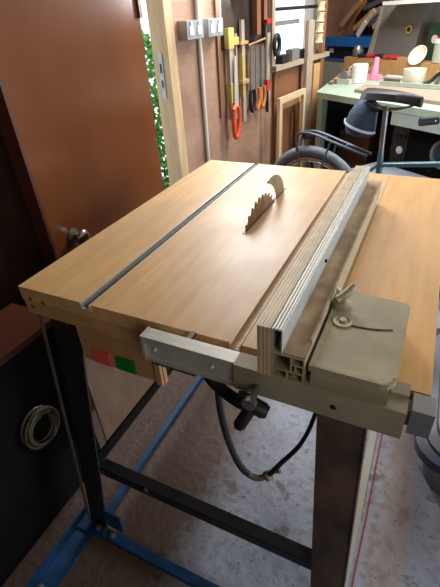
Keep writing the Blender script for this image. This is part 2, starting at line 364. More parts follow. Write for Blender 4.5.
b = B(); box(b, -.735,.0,1.53,1.535,-.675,-.638); box(b, -.735,.0,1.50,1.535,-.642,-.637); obj('stretcher', b, 'legb', ts)
b = B(); box(b, -.735,-.730,.50,1.53,-.64,-.60); box(b, -.735,-.705,.50,1.53,-.605,-.60); obj('stretcher', b, 'legb', ts)
b = B(); box(b, -.008,-.003,.50,1.53,-.64,-.60); box(b, -.035,-.003,.50,1.53,-.605,-.60); obj('stretcher', b, 'legb', ts)
for x,y,z in ((-.02,.4935,-.655),(-.715,.4935,-.655),(-.03,.4935,-.668),(-.55,.4935,-.645)):
    b = B(); lathe(b, [(.008,0),(.008,.006),(.004,.008)], (x,y+.004,z), (0,-1,0), 6); obj('bolt', b, 'dull', ts)
# side apron and switch panel hanging under the front edge
b = B(); hexa(b, [(-.700,.556,-.225),(-.455,.556,-.225),(-.455,.568,-.225),(-.700,.568,-.225),(-.700,.556,-.076),(-.455,.556,-.076),(-.455,.568,-.076),(-.700,.568,-.076)])
sp = obj('switch_panel', b, 'ply2', ts, bevel=.002)
b = B(); box(b, -.660,-.610,.549,.5555,-.218,-.178); obj('stop_button', b, 'red', sp, bevel=.003, label='square red push button')
b = B(); box(b, -.588,-.535,.548,.5555,-.216,-.178); obj('start_button', b, 'green', sp, bevel=.003, label='square green push button')
b = B(); box(b, -.472,-.457,.546,.5555,-.222,-.08); obj('panel_cleat', b, 'ply2', sp)
b = B(); box(b, -.743,-.737,.565,1.49,-.62,-.038); obj('side_panel', b, 'dimply', ts, label='brown plywood panel between the left legs')
# motor hanging beneath
b = B(); lathe(b, [(.02,-.14),(.075,-.13),(.085,-.11),(.085,.08),(.07,.10),(.02,.11)], (-.33,1.10,-.20), (1,0,0), 28)
mo = obj('motor', b, 'black', ts, smooth=True)
b = B(); box(b, -.37,-.29,1.05,1.15,-.12,-.036); obj('motor_mount', b, 'dull', mo)
# front guide rail: aluminium channel at left, cream carriage bar at right
b = B(); prism(b, [(.460,-.046),(.460,-.038),(.466,-.036),(.466,-.006),(.460,-.004),(.460,.012),(.488,.012),(.488,-.046)], -.414,-.225, yz)
rl = obj('guide_rail', b, 'alu', ts, label='bare metal channel along the front edge')
b = B(); box(b, -.416,-.411,.459,.489,-.047,.013); obj('rail_end_plate', b, 'alu', rl)
for x in (-.39,-.27):
    b = B(); lathe(b, [(.003,0),(.003,.004)], (x,.466,-.018), (0,-1,0), 12); obj('rivet', b, 'white', rl)
b = B(); box(b, -.338,-.328,.4885,.517,-.004,.004); obj('rail_bracket', b, 'dull', rl)
b = B(); box(b, -.2245,.046,.456,.489,-.044,.012)
cb_ = obj('carriage_bar', b, 'castd', ts, bevel=.003, label='cream painted bar of the guide rail')
b = B(); box(b, .020,.046,.486,.512,-.02,.018); obj('bar_block', b, 'castd', cb_, bevel=.003)
b = B(); box(b, .052,.083,.468,.505,-.040,.010); obj('end_block', b, 'steel', cb_, bevel=.003)
b = B(); box(b, .044,.054,.474,.498,-.030,.0); obj('block_neck', b, 'dull', cb_)
b = B(); lathe(b, [(.004,0),(.005,.0015),(.002,.003)], (-.055,.4563,-.018), (0,-1,0), 12); obj('bar_screw', b, 'black', cb_)
# black clamp handle under the rail
b = B(); lathe(b, [(.006,-.02),(.006,.02),(.012,.022),(.012,.034)], (-.180,.445,-.022), (0,-1,0), 16); cl = obj('clamp_bolt', b, 'steel', ts, smooth=True)
b = B(); lathe(b, [(.009,-.02),(.011,-.015),(.011,.036),(.008,.041)], (-.182,.425,-.045), (-.35,-.5,-.75), 16); obj('clamp_handle', b, 'black', cl, smooth=True)
b = B(); lathe(b, [(.011,-.03),(.014,-.02),(.014,.02),(.010,.028)], (-.180,.43,-.04), (.95,.0,-.3), 16); obj('clamp_hub', b, 'black', cl, smooth=True)
b = B(); tube(b, smooth_pts([(-.30,.50,-.045),(-.29,.485,-.068),(-.255,.475,-.085),(-.215,.46,-.082),(-.19,.445,-.06)]), .012, 10); obj('black_cowl', b, 'black', cl, smooth=True)
b = B(); prism(b, [(.0,.0),(.0,.008),(.10,.004),(.10,.0)], .49,.56, lambda a,b_,c:(-.425+a,c,-.088+b_)); obj('metal_tongue', b, 'dull', ts)

# ------------------------------------------------------------------ rip fence with its cast head
rf = thing('rip_fence', 'long dusty aluminium rip fence with a cream cast head on the saw top', 'fence', (-.14,.85,0))
Y0,Y1 = .455,1.262
def ribs(x0,x1,z0,z1,n,dep):                                  # a ribbed face: grooves along the top and the front end
    p = [(x0,z0)]
    p.append((x0,z1))
    w_ = (x1-x0)/n
    for k in range(n):
        a = x0+k*w_; p += [(a+w_*.25,z1),(a+w_*.35,z1-dep),(a+w_*.8,z1-dep),(a+w_*.9,z1)]
    p += [(x1,z1),(x1,z0)]; return p
b = B(); prism(b, ribs(-.180,-.1585,.013,.112,4,.0009), Y0-.002,Y1-.02, xz)
for x in (-.175,-.168,-.162): box(b, x-.0008,x+.0008,Y0-.0028,Y0-.0018,.014,.108)
obj('fence_face', b, 'aluw', rf, label='cream ribbed facing strip')
def ring(bm, x0,x1,z0,z1,t,y0,y1):
    box(bm,x0,x1,y0,y1,z0,z0+t); box(bm,x0,x1,y0,y1,z1-t,z1); box(bm,x0,x0+t,y0,y1,z0+t,z1-t); box(bm,x1-t,x1,y0,y1,z0+t,z1-t)
b = B(); ring(b, -.158,-.1405,.064,.110,.0022, Y0,Y1-.02)
for x in (-.154,-.149,-.144): box(b, x-.0008,x+.0008,Y0,Y1-.02,.110,.1116)
obj('top_tube', b, 'alu', rf, label='bright rectangular aluminium tube')
b = B(); ring(b, -.158,-.105,.0135,.0635,.0025, Y0,Y1)
box(b,-.1555,-.1075,Y0,Y1,.030,.0325); box(b,-.127,-.1245,Y0,Y1,.0325,.061); box(b,-.133,-.1305,Y0,Y1,.016,.030); box(b,-.1245,-.1075,Y0,Y1,.046,.0485)
box(b,-.120,-.118,Y0,Y1,.0325,.046); box(b,-.1245,-.116,Y0,Y1,.022,.024)
obj('channel_base', b, 'scale', rf)
b = B(); box(b, -.1402,-.1045,Y0+.003,Y1,.0636,.0652); box(b, -.108,-.1045,Y0+.04,Y1,.0652,.071)
obj('dusty_ledge', b, 'dust', rf)
for y in (.72,):
    b = B(); lathe(b, [(.0035,0),(.0035,.004)], (-.1405,y,.085), (1,0,0), 10); obj('fence_screw', b, 'black', rf)
# cast head: body, rounded plate with a toothed scale, arc slot, wing lever
b = B(); prism(b, [(.462,.012),(.462,.030),(.468,.038),(.675,.038),(.675,.0008),(.520,.0008),(.520,.012)], -.096,.018, yz); hd = obj('cast_body', b, 'castd', rf, bevel=.002)
pl = [(-.100,.462),(.004,.462),(.014,.465),(.021,.472),(.024,.482),(.026,.665),(.022,.674),(.014,.678),(-.07,.684),(-.100,.684)]
b = B(); prism(b, pl, .038,.050); pt = obj('scale_plate', b, 'cast', rf, bevel=.002)
b = B()
for k in range(44):
    x = -.092+k*.0022; box(b, x,x+.0012,.4605,.4700,.0485,.0510)
for k in range(9):
    a = k/8*PI/2; cx_,cy_ = .004,.482; r0,r1 = .0150,.0215
    p0 = Vector((cx_+math.sin(a)*r0, cy_-math.cos(a)*r0, .0505)); p1 = Vector((cx_+math.sin(a)*r1, cy_-math.cos(a)*r1,.0505)); bar(b,p0,p1,.0012,.0012)
obj('scale_teeth', b, 'scale', pt)
b = B(); lathe(b, [(.0165,0),(.0165,.003),(.011,.003),(.011,.0015),(.006,.0015),(.006,.006),(.003,.0065)], (-.075,.585,.050), (0,0,1), 24); obj('pivot_washer', b, 'scale', pt, smooth=True)
b = B(); A0 = [(-.060+ .065*k/10, .580+.016*(k/10)**2-.004*(k/10), .0504) for k in range(11)]
tube(b, A0, .0018, 6); obj('arc_slot', b, 'dull', pt)
b = B(); lathe(b, [(.016,0),(.016,.006),(.009,.010),(.009,.024)], (-.086,.632,.050), (0,0,1), 18); lv = obj('locking_stud', b, 'castd', rf, smooth=True)
b = B(); tube(b, smooth_pts([(-.096,.622,.066),(-.086,.632,.070),(-.078,.642,.076),(-.072,.652,.084)]), .01, 12, radii=[.0065+.002*math.sin(k/18*PI) for k in range(19)]); obj('wing_lever', b, 'scale', lv, smooth=True)
b = B(); tube(b, [(-.086,.632,.070),(-.093,.640,.072),(-.097,.650,.070)], .0055, 10); obj('wing_lever', b, 'scale', lv, smooth=True)
b = B(); lathe(b, [(.004,0),(.004,.005),(.003,.007)], (.0185,.640,.03), (1,0,0), 10); obj('side_screw', b, 'dull', rf)
b = B(); box(b, -.106,-.097,.48,.66,.005,.036); obj('joining_web', b, 'dull', rf)

# ------------------------------------------------------------------ blue mobile base, floor items
mb = thing('mobile_base', 'blue painted steel floor frame around the feet of the table saw', 'base frame', (-.4,.95,-.9))
def angle_bar(name, x0,x1,y0,y1,alongy=True):
    b = B()
    box(b, x0,x1,y0,y1,-.895,-.888)
    if alongy: box(b, x0,x0+.006,y0,y1,-.888,-.855)
    else: box(b, x0,x1,y0,y0+.006,-.888,-.855)
    return obj(name, b, 'blue', mb)
angle_bar('side_rail', -.815,-.745,.18,.46); 
b = B(); box(b, -.750,-.732,.47,1.62,-.895,-.872); obj('side_rail', b, 'blue', mb, bevel=.003)

b = B(); box(b, -.742,.025,.405,.432,-.895,-.868); obj('cross_rail', b, 'blue', mb, bevel=.003)
b = B(); box(b, -.742,.025,1.62,1.647,-.895,-.868); obj('cross_rail', b, 'blue', mb, bevel=.003)
b = B(); box(b, -.705,-.640,.4405,.446,-.868,-.780); obj('corner_plate', b, 'blue', mb)
b = B(); box(b, -.815,-.742,.40,.46,-.887,-.880); obj('corner_plate', b, 'blue', mb)
for x,y in ((-.785,.215),(-.728,.42),(-.67,.42)):
    b = B(); lathe(b, [(.011,0),(.011,.008),(.005,.009),(.005,.016)], (x,y,-.888 if x<-.75 else -.868), (0,0,1), 6); obj('bolt', b, 'steel', mb)

# power cable looping below the saw
pc = thing('power_cable', 'dusty black power cable looping down below the front rail of the saw', 'cable', (-.22,.58,-.56))
cp = smooth_pts([(-.325,.60,-.06),(-.322,.575,-.15),(-.315,.56,-.25),(-.300,.56,-.36),(-.270,.56,-.45),(-.235,.57,-.49),(-.205,.58,-.475),(-.175,.59,-.42),(-.135,.60,-.34),(-.112,.61,-.25),(-.104,.62,-.15),(-.108,.64,-.08)], 8)
b = B(); tube(b, cp, .0075, 10, radii=[.0085-.0035*min(1,max(0,(i-36)/30)) for i in range(len(cp))]); obj('cable_sheath', b, 'rubber', pc, smooth=True)
b = B(); tube(b, [p+Vector((0,-.001,.002)) for p in cp[36:50]], .0078, 10); obj('dusty_section', b, 'dustr', pc, smooth=True)
b = B(); tube(b, [cp[47],cp[48]+Vector((.004,0,.004))], .013, 8); tube(b, [cp[51],cp[51]+Vector((.02,0,.014))], .005, 8); obj('cable_joint', b, 'dustr', pc, smooth=True)

# floor lines at the right: pale batten and red cord
b = B(); box(b, .010,.036,.30,1.5,-.9,-.894); put('timber_batten', b, 'greyl', 'thin pale batten lying on the floor right of the front saw leg', 'batten')
b = B(); tube(b, smooth_pts([(.052,.25,-.897),(.049,.55,-.897),(.052,.8,-.897),(.053,1.1,-.897),(.060,1.45,-.897)]), .002, 6); put('red_cord', b, 'redm', 'thin red cord running along the floor beside the pale batten', 'cord')

# tub at the right edge
tb = thing('plastic_tub', 'grey moulded tub with a dark blue rim standing on the floor right of the saw', 'tub', (.46,1.25,-.9))
def rr(x0,x1,y0,y1,r,n=5):
    o = []
    for cx_,cy_,a0 in ((x1-r,y1-r,0),(x0+r,y1-r,PI/2),(x0+r,y0+r,PI),(x1-r,y0+r,1.5*PI)):
        for k in range(n+1): a = a0+k*PI/2/n; o.append((cx_+r*math.cos(a), cy_+r*math.sin(a)))
    return o
def loft(bm, rings, cap=True):
    vs = [[bm.verts.new(p) for p in r] for r in rings]
    for A,B_ in zip(vs, vs[1:]):
        for k in range(len(A)): bm.faces.new((A[k],A[(k+1)%len(A)],B_[(k+1)%len(A)],B_[k]))
    if cap: bm.faces.new(vs[0][::-1]); bm.faces.new(vs[-1])
b = B(); loft(b, [[(x,y,z) for x,y in rr(.155+i,.78-i,.93+i,1.62-i,.10)] for z,i in ((-.9,.05),(-.68,.012),(-.655,.015),(-.64,.04),(-.632,.10))]); obj('tub_body', b, 'tub', tb, smooth=True)
b = B(); loft(b, [[(x,y,z) for x,y in rr(.155+i,.78-i,.93+i,1.62-i,.10)] for z,i in ((-.70,.012),(-.70,-.012),(-.665,-.012),(-.662,.012))], True); obj('tub_rim', b, 'tubr', tb, smooth=True)
b = B(); tube(b, [(x,y,-.637) for x,y in rr(.205,.73,.98,1.57,.08)], .009, 8, closed=True); obj('lid_ridge', b, 'tub', tb, smooth=True)

# bench box at left with cable coil, coloured near black to stand for shade
db = thing('storage_cabinet', 'cabinet with a brown lid, blackened for the shade left of the saw legs', 'cabinet', (-.99,.5,-.9))
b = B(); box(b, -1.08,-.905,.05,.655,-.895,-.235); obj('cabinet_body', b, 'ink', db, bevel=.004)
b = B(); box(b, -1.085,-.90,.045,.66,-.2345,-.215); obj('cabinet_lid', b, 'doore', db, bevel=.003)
b = B(); lathe(b, [(.008,0),(.008,.03),(.012,.032),(.012,.036)], (-.905,.47,-.44), (1,0,0), 10); hk = obj('cable_peg', b, 'dull', db)
b = B(); cpts = []
for k in range(110):
    a = k*.33; rr_ = .050+.009*math.sin(k*.21); cpts.append((-.893+.00025*k, .47+rr_*math.cos(a), -.492+rr_*1.15*math.sin(a)))
tube(b, cpts, .004, 6); put('cable_coil', b, 'dull', 'dim grey cable coiled and hanging on the side of the black cabinet', 'cable', smooth=True)
b = B(); bar(b, (-.756,.420,-.84), (-.803,.548,-.08), .006,.006); put('glint_rod', b, 'dull', 'thin grey rod added in place of the glint on the left front leg of the saw', 'rod')  # added bar that draws the light glint along the leg's edge

# ------------------------------------------------------------------ left wall: conduit, sockets, tools
b = B(); tube(b, [W(.308,.012,-.9),W(.308,.012,1.5)], .011, 12); put('conduit_pipe', b, 'offw', 'white vertical conduit pipe on the brown wall beside the pine door frame', 'pipe', smooth=True)
def socket(s0, label):
    t = thing('socket_outlet', label, 'socket', W(s0+.065,.02,.40))
    b = B(); wbox(b, s0,s0+.135,.0245 if 0 else .0,.048,.402,.478); obj('back_box', b, 'sock', t, bevel=.003)
    b = B(); wbox(b, s0+.002,s0+.133,.0482,.0515,.404,.476); fp = obj('faceplate', b, 'sock', t)
    for k in (0,1):
        c = s0+.036+k*.063
        b = B(); wbox(b, c-.016,c+.016,.0515,.0545,.420,.456); obj('outlet', b, 'white', fp)
        b = B(); wbox(b, c-.006,c+.006,.0515,.0560,.460,.472); obj('rocker_switch', b, 'white', fp)
socket(.160, 'metal-clad double socket nearest the door frame, left of the pair')
socket(.335, 'metal-clad double socket right of the conduit pipe, next to the hanging tools')
b = B(); wbox(b, .47,.50,.0,.012,.0,.9); put('timber_batten', b, 'brownw', 'dark vertical batten on the wall between the sockets and the tool rack', 'batten')
b = B(); tube(b, smooth_pts([W(.475,.03,.455),W(.478,.03,.50),W(.482,.03,.6),W(.482,.03,.9)]), .006, 8); put('grey_cable', b, 'offw', 'short pale cable rising from the right-hand socket', 'cable', smooth=True)
b = B(); wbox(b, .51,1.05,.0,.012,.33,1.1); put('tool_rack', b, 'tooln', 'dark backboard on the brown wall behind the hanging hand tools', 'rack')
G = 'hand tools hanging on the brown wall'
def hang(name, label, cat, s, z, parts):
    t = thing(name, label, cat, W(s,.03,z), G)
    for nm, m_, s0,s1,d0,d1,z0,z1 in parts:
        b = B(); wbox(b, s0,s1,d0,d1,z0,z1); obj(nm, b, m_, t, bevel=.002)
    return t
hang('spirit_level', 'yellow spirit level hanging leftmost among the tools', 'level', .55, .05,
     [('level_body','pale2',.535,.575,.02,.042,-.02,.34),('end_cap','yellow',.525,.580,.018,.046,.335,.43),('vial_window','yellow',.532,.578,.018,.046,.07,.17)])
t = thing('hand_saw', 'hand saw with an orange handle hanging point up below the spirit level', 'saw', W(.55,.06,-.13), G)
def sm(pts, d0, d1, nm, m_, par):
    b = B(); prism(b, pts, d0, d1, lambda a,b_,c: W(a,c,b_)); return obj(nm, b, m_, par, bevel=.0015)
sm([(.545,-.02),(.60,-.02),(.580,.30),(.565,.30)], .052,.054,'saw_plate','alu',t)
b = B(); loop = [(.535,.03),(.56,.05),(.585,.03),(.592,-.02),(.585,-.07),(.565,-.115),(.540,-.11),(.532,-.04)]
tube(b, smooth_pts([W(a,.055,z) for a,z in loop+[loop[0]]],4), .014, 10); obj('saw_handle', b, 'orange', t, smooth=True)
b = B(); prism(b, [(.525,.01),(.548,.03),(.545,-.10),(.522,-.06)], .045,.065, lambda a,b_,c: W(a,c,b_)); obj('handle_web', b, 'orange', t)
hang('yellow_clamp', 'yellow bar clamp hanging right of the spirit level', 'clamp', .63,.1,
     [('bar','pale2',.622,.636,.02,.03,.05,.40),('jaw','yellow',.58,.64,.018,.04,.35,.385)])
hang('long_rule', 'long pale rule with yellow patches hanging at the middle of the tool rack', 'rule', .69,0,
     [('rule_body','pale2',.680,.712,.02,.035,-.06,.46),('patch','yellow',.665,.690,.018,.045,.08,.30),('sliding_jaw','tan',.655,.73,.018,.05,.15,.17),('cross_bar','tan',.66,.745,.018,.04,.345,.36)])
for k,(s,l) in enumerate(((.80,'left of the three saw blades hanging below the long hook bar'),(.86,'middle of the three saw blades hanging below the long hook bar'),(.93,'right of the three saw blades hanging below the long hook bar'))):
    t = thing('tenon_saw', 'grey '+l, 'saw', W(s,.04,.05), G)
    b = B(); wbox(b, s-.022,s+.022,.030,.034,.10,.33-.01*k); obj('saw_plate', b, 'steel', t)
    b = B(); tube(b, smooth_pts([W(s-.03,.035,.10),W(s-.035,.035,.02),W(s-.01,.035,-.02),W(s+.02,.035,.03),W(s+.015,.035,.10)],4), .012, 8); obj('saw_handle', b, ['black','orangew','orangew'][k], t, smooth=True)
b = B(); tube(b, [W(.76,.03,.335),W(.97,.03,.355)], .005, 8); put('hook_bar', b, 'tan', 'thin hook bar above the three hanging saw blades', 'bar', G)
hang('plane_stock', 'brown wooden plane stock hanging at the top of the tool rack, left one', 'handle', .87,.4, [('wooden_stock','brownw',.83,.875,.015,.05,.38,.75)])
hang('wooden_mallet', 'brown wooden handled tool hanging at the top of the rack, right one', 'handle', .95,.4, [('wooden_stock','brownw',.915,.955,.015,.05,.45,.75)])
hang('long_clamp', 'tall grey clamp with red jaws hanging at the right of the tool rack', 'clamp', .99,0,
     [('clamp_bar','steel',.965,.982,.02,.035,.03,.46),('fixed_jaw','redm',.95,1.01,.018,.05,.43,.455),('sliding_jaw','redm',.955,.995,.018,.05,.07,.13),('clamp_screw','black',.975,.987,.03,.045,-.06,.08)])
hang('straight_edge', 'pale straight edge hanging next to the window frame', 'straight edge', 1.03,0, [('strip','pale2',1.015,1.055,.012,.02,-.02,.38)])
b = B(); tube(b, [Vector(W(1.085+.035*math.cos(a),.05,.31+.052*math.sin(a))) for a in [2*PI*k/20 for k in range(20)]], .014, 8, closed=True); put('tape_roll', b, 'black', 'black ring of tape hanging at the corner of the window', 'tape', smooth=True)
# window sill clutter
for k,(s,w_,h,m_,l) in enumerate(((1.22,.10,.05,'black','small black box at the left end of the window sill'),(1.38,.12,.07,'grey','grey box lying in the middle of the window sill'),(1.55,.10,.055,'black','black case at the right end of the window sill'))):
    b = B(); wbox(b, s-w_/2,s+w_/2,.0,.05,.1955,.1955+h); put('sill_box', b, m_, l, 'box', bevel=.008)
# planks and frames below the window
b = B(); wbox(b, 1.12,1.55,.001,.02,-.9,.15); put('plywood_sheet', b, 'brownw', 'brown plywood sheet standing on the wall below the window', 'sheet')
def frame(s0,s1,z0,z1,d,m_,label,w_=.035):
    t = thing('picture_frame', label, 'frame', W((s0+s1)/2,d,z0))
    for nm,a in (('frame_side',(s0,s0+w_,z0,z1)),('frame_side',(s1-w_,s1,z0,z1)),('frame_rail',(s0+w_,s1-w_,z1-w_,z1)),('frame_rail',(s0+w_,s1-w_,z0,z0+w_))):
        b = B(); wbox(b, a[0],a[1],d,d+.02,a[2],a[3]); obj(nm, b, m_, t, bevel=.002)
frame(1.0,1.42,-.62,.02,.10,'pale','large pale open timber frame leaning below the window')
frame(1.12,1.48,-.62,-.04,.05,'tan','smaller open frame behind the pale timber frame')
for s0,s1,z1,d,m_,l in ((1.50,1.60,.42,.06,'pale2','tall greyed plank standing right of the window panes'),(1.66,1.78,.14,.05,'tan','short tan plank standing next to the tall greyed plank'),(1.84,1.90,.60,.03,'brownw','dark plank standing against the window edge by the blue rack')):
    b = B(); wbox(b, s0,s1,d,d+.025,-.9,z1); put('plank', b, m_, l, 'plank', bevel=.002)
t = thing('reel_strip', 'vertical strip of small pale reels hanging beside the blue rack', 'reels', W(1.78,.06,.30))
for k in range(5):
    b = B(); lathe(b, [(.012,0),(.03,.004),(.022,.03),(.03,.056),(.012,.06)], W(1.76,.06,.27+k*.065), (0,0,1), 12); obj('reel', b, 'pale', t, smooth=True)

# ------------------------------------------------------------------ blue rack in the far corner
br = thing('blue_rack', 'bright blue steel storage rack in the far corner', 'rack', R_(-.6,.7,-.9))
for nm,a in (('upright',(-1.25,-1.12,.55,.60,-.9,.95)),('upright',(.19,.25,.55,.60,-.9,.95)),('shelf',(-1.12,.19,.60,1.02,.17,.19)),('shelf_lip',(-1.12,.19,.55,.60,.115,.20)),('shelf',(-1.12,.19,.60,1.02,-.03,-.01)),('shelf',(-1.12,.19,.60,1.02,-.42,-.40))):
    b = B(); rbox(b, *a); obj(nm, b, 'bluer', br)
b = B(); rbox(b, -1.12,.19,1.02,1.035,-.01,.95); obj('back_panel', b, 'tooln', br)
GG = 'timber offcuts on the blue rack'
seq = ['orangew','brownw','orangew','tan','grey','grey','pale2','brownw','pale2','grey','tan','pale','pale2','skin','pale','tan']
colname = {'orangew':'orange-brown','tan':'tan','pale2':'greyed','pale':'pale','grey':'grey','brownw':'dark brown','skin':'cream'}
angs = [52,47,42,38,14,10,8,24,20,16,30,26,30,50,44,60]
t0s = [-1.08,-1.05,-1.0,-.96,-.95,-.85,-.80,-.86,-.74,-.66,-.78,-.62,-.70,-.60,-.54,-.66]
lens = [.22,.30,.34,.36,.50,.48,.46,.46,.44,.42,.30,.34,.30,.16,.17,.13]
where = ['foremost','second from the front','third from the front','fourth from the front','fifth from the front','sixth from the front','seventh from the front','eighth from the front','eighth from the back','seventh from the back','sixth from the back','fifth from the back','fourth from the back','third from the back','second from the back','rearmost']
order = [13,14,15,3,10,12,0,1,2,11,7,8,9,6,5,4]
for n_,k in enumerate(order):
    dd = .615+.024*n_; a = math.radians(angs[k]); z0 = .20+ (0.0 if angs[k]>45 else .05+.012*(k%5)) + (.13 if k in (4,5,6) else 0)
    p = Vector(R_(t0s[k],dd,z0+.012)); q = Vector(R_(t0s[k]+lens[k]*math.cos(a), dd, z0+.012+lens[k]*math.sin(a)))
    b = B(); bar(b, p, q, .018, .045)
    put('timber_offcut', b, seq[k], colname[seq[k]]+' timber offcut in the heap on the blue rack shelf, '+where[n_], 'offcut', GG)
tc_ = thing('tool_case', 'dark case with two white latches under the blue shelf', 'case', R_(-.8,.6,-.009))
b = B(); rbox(b, -1.08,-.45,.605,.90,-.009,.105); obj('case_body', b, 'tubr', tc_, bevel=.008)
for t0 in (-1.02,-.60):
    b = B(); rbox(b, t0,t0+.065,.595,.6045,.045,.090); obj('latch', b, 'white', tc_)
b = B(); tube(b, [R_(-.90,.60,.07),R_(-.90,.575,.06),R_(-.70,.575,.06),R_(-.70,.60,.07)], .008, 8); obj('case_handle', b, 'black', tc_)
b = B(); rbox(b, -1.11,.18,.58,.595,-.39,-.045); put('grey_sheet', b, 'greyl', 'pale grey sheet standing below the dark case on the blue rack', 'sheet')

# ------------------------------------------------------------------ green bench
gb = thing('green_workbench', 'pale green painted workbench along the far wall', 'workbench', (-.2,3.3,-.9))
FLc,FRc,BRc,BLc = (-.82,3.29),(.55,2.32),(1.3,3.1),(-.86,4.45)
b = B(); hexa(b, [(*FLc,-.06),(*FRc,-.06),(*BRc,-.06),(*BLc,-.06),(*FLc,-.02),(*FRc,-.02),(*BRc,-.02),(*BLc,-.02)]); obj('benchtop', b, 'benchg', gb, bevel=.003)
def F_(t,d,z): return (-.82+.816*t+.578*d, 3.29-.578*t+.816*d, z)
def fbox(bm, t0,t1,d0,d1,z0,z1): hexa(bm, [F_(t0,d0,z0),F_(t1,d0,z0),F_(t1,d1,z0),F_(t0,d1,z0),F_(t0,d0,z1),F_(t1,d0,z1),F_(t1,d1,z1),F_(t0,d1,z1)])
for t0 in (.01,1.55):
    b = B(); fbox(b, t0,t0+.05,.01,.06,-.9,-.0605); obj('leg', b, 'benchg', gb)
b = B(); box(b, -.84,-.79,4.2,4.25,-.9,-.0605); obj('leg', b, 'benchg', gb)
b = B(); fbox(b, .70,1.55,.005,.03,-.135,-.0605); obj('front_rail', b, 'benchg2', gb)
b = B(); fbox(b, .06,1.55,.06,.7,-.50,-.48); obj('lower_shelf', b, 'darkw', gb)
b = B(); fbox(b, .02,1.60,.72,.74,-.9,-.0605); obj('back_board', b, 'black', gb)
b = B(); fbox(b, .02,.04,.06,.70,-.9,-.0605); obj('side_board', b, 'black', gb)
b = B(); hexa(b, [(-.55,3.28,-.0195),(.42,2.58,-.0195),(.50,2.98,-.0195),(-.52,3.52,-.0195),(-.55,3.28,.0),(.42,2.58,.0),(.50,2.98,.0),(-.52,3.52,.0)]); put('long_plank', b, 'pale2', 'long pale plank lying on the front edge of the green bench', 'plank', bevel=.002)
b = B(); bar(b, (-.42,3.60,-.005),(.3,3.28,-.005),.03,.025); put('aluminium_strip', b, 'alu', 'thin aluminium strip lying on the bench behind the long plank', 'strip')
# machine with the round dial under the bench
mc = thing('black_machine', 'black machine with a round grey-rimmed dial below the green bench', 'machine', F_(1.0,.1,-.48))
b = B(); fbox(b, .78,1.45,.10,.45,-.479,-.13); obj('machine_body', b, 'ink', mc, bevel=.01)
cc = F_(1.04,.098,-.265); ax = (-.578,-.816,0)
b = B(); lathe(b, [(.085,0),(.085,.012),(.066,.014),(.062,.006),(.02,.006)], cc, ax, 28); obj('dial_ring', b, 'grey', mc, smooth=True)
b = B(); lathe(b, [(.058,.007),(.03,.012),(.01,.014)], cc, ax, 24); obj('dial_face', b, 'tubr', mc, smooth=True)
b = B(); fbox(b, .93,1.02,.094,.0995,-.160,-.152); obj('name_strip', b, 'grey', mc)
cn = thing('control_box', 'grey control box with an oval gauge under the bench left of the black machine', 'control box', F_(.68,.1,-.48))
b = B(); fbox(b, .64,.76,.12,.30,-.479,-.17); obj('box_body', b, 'rubber', cn, bevel=.006)
b = B(); lathe(b, [(.024,0),(.024,.006),(.018,.008)], F_(.71,.119,-.31), ax, 18); obj('gauge', b, 'white', cn, smooth=True)
for k in range(3):
    b = B(); lathe(b, [(.012,0),(.012,.008)], F_(.67+.03*k,.119,-.225), ax, 12); obj('control_knob', b, 'black', cn, smooth=True)
b = B(); fbox(b, .12,.42,.15,.45,-.479,-.28); put('cardboard_box', b, 'darkw', 'dark brown cardboard box on the dark lower shelf of the bench', 'box')
bb = B(); fbox(bb, .66,1.5,-.26,-.02,-.89,-.37); put('blue_crate', bb, 'wall2', 'pale blue-grey crate on the floor in front of the green bench', 'crate', bevel=.015)

# wooden riser shelf on the bench, and what stands on it
rs = thing('riser_shelf', 'tan wooden riser shelf standing at the back of the green bench', 'shelf', R_(.5,.0,-.02))
b = B(); rbox(b, -.02,1.65,-.02,.50,.05,.098); obj('shelf_board', b, 'tan', rs, bevel=.002)
for t0 in (-.02,.80,1.60):
    b = B(); rbox(b, t0,t0+.03,.0,.50,-.0195,.0495); obj('support', b, 'tan', rs)
b = B(); rbox(b, -.02,1.65,-.02,-.001,-.0195,.0495); obj('front_board', b, 'tan', rs)
sp_ = thing('grey_cabinet', 'large grey boxy case with a yellow round badge on the riser shelf', 'case', R_(.45,0.240,.098))
b = B(); hexa(b, [R_(.21,0.090,.0985),R_(.65,0.090,.0985),R_(.65,0.410,.0985),R_(.21,0.410,.0985),R_(.23,0.140,.47),R_(.67,0.140,.47),R_(.67,0.430,.47),R_(.23,0.430,.47)]); obj('case_body', b, 'grey', sp_, bevel=.008)
b = B(); hexa(b, [R_(.12,0.110,.0985),R_(.208,0.090,.0985),R_(.208,0.410,.0985),R_(.12,0.410,.0985),R_(.17,0.160,.46),R_(.228,0.140,.46),R_(.228,0.430,.46),R_(.17,0.430,.46)]); obj('side_cover', b, 'greyl', sp_, bevel=.006)
b = B(); lathe(b, [(.030,0),(.030,.006),(.012,.006)], R_(.56,0.111,.30), (-.626,-.78,.1), 20); bd = obj('badge', b, 'yellow', sp_, label='round yellow badge')
b = B(); lathe(b, [(.016,.006),(.016,.010)], R_(.56,.111,.30), (-.626,-.78,.1), 12); obj('badge_centre', b, 'black', bd)
b = B(); rbox(b, .40,1.7,-.05,.45,.47,.495); put('upper_shelf', b, 'white', 'white shelf board across the top above the grey case', 'shelf')
b = B(); rbox(b, .40,.43,.43,.55,.40,.469); put('shelf_bracket', b, 'steel', 'small metal bracket under the white shelf board', 'bracket')
tin = thing('tool_tin', 'dark green tin with pale and red round marks on the riser shelf', 'tin', R_(.85,.12,.098))
b = B(); rbox(b, .76,1.15,.10,.28,.0985,.34); obj('tin_body', b, 'tingreen', tin, bevel=.008)
for k,m_ in enumerate(('skin','redm','skin','orangew')):
    b = B(); lathe(b, [(.028,0),(.028,.004)], R_(.83+.055*k,.098,.24), (-.626,-.78,0), 14); obj('round_mark', b, m_, tin)
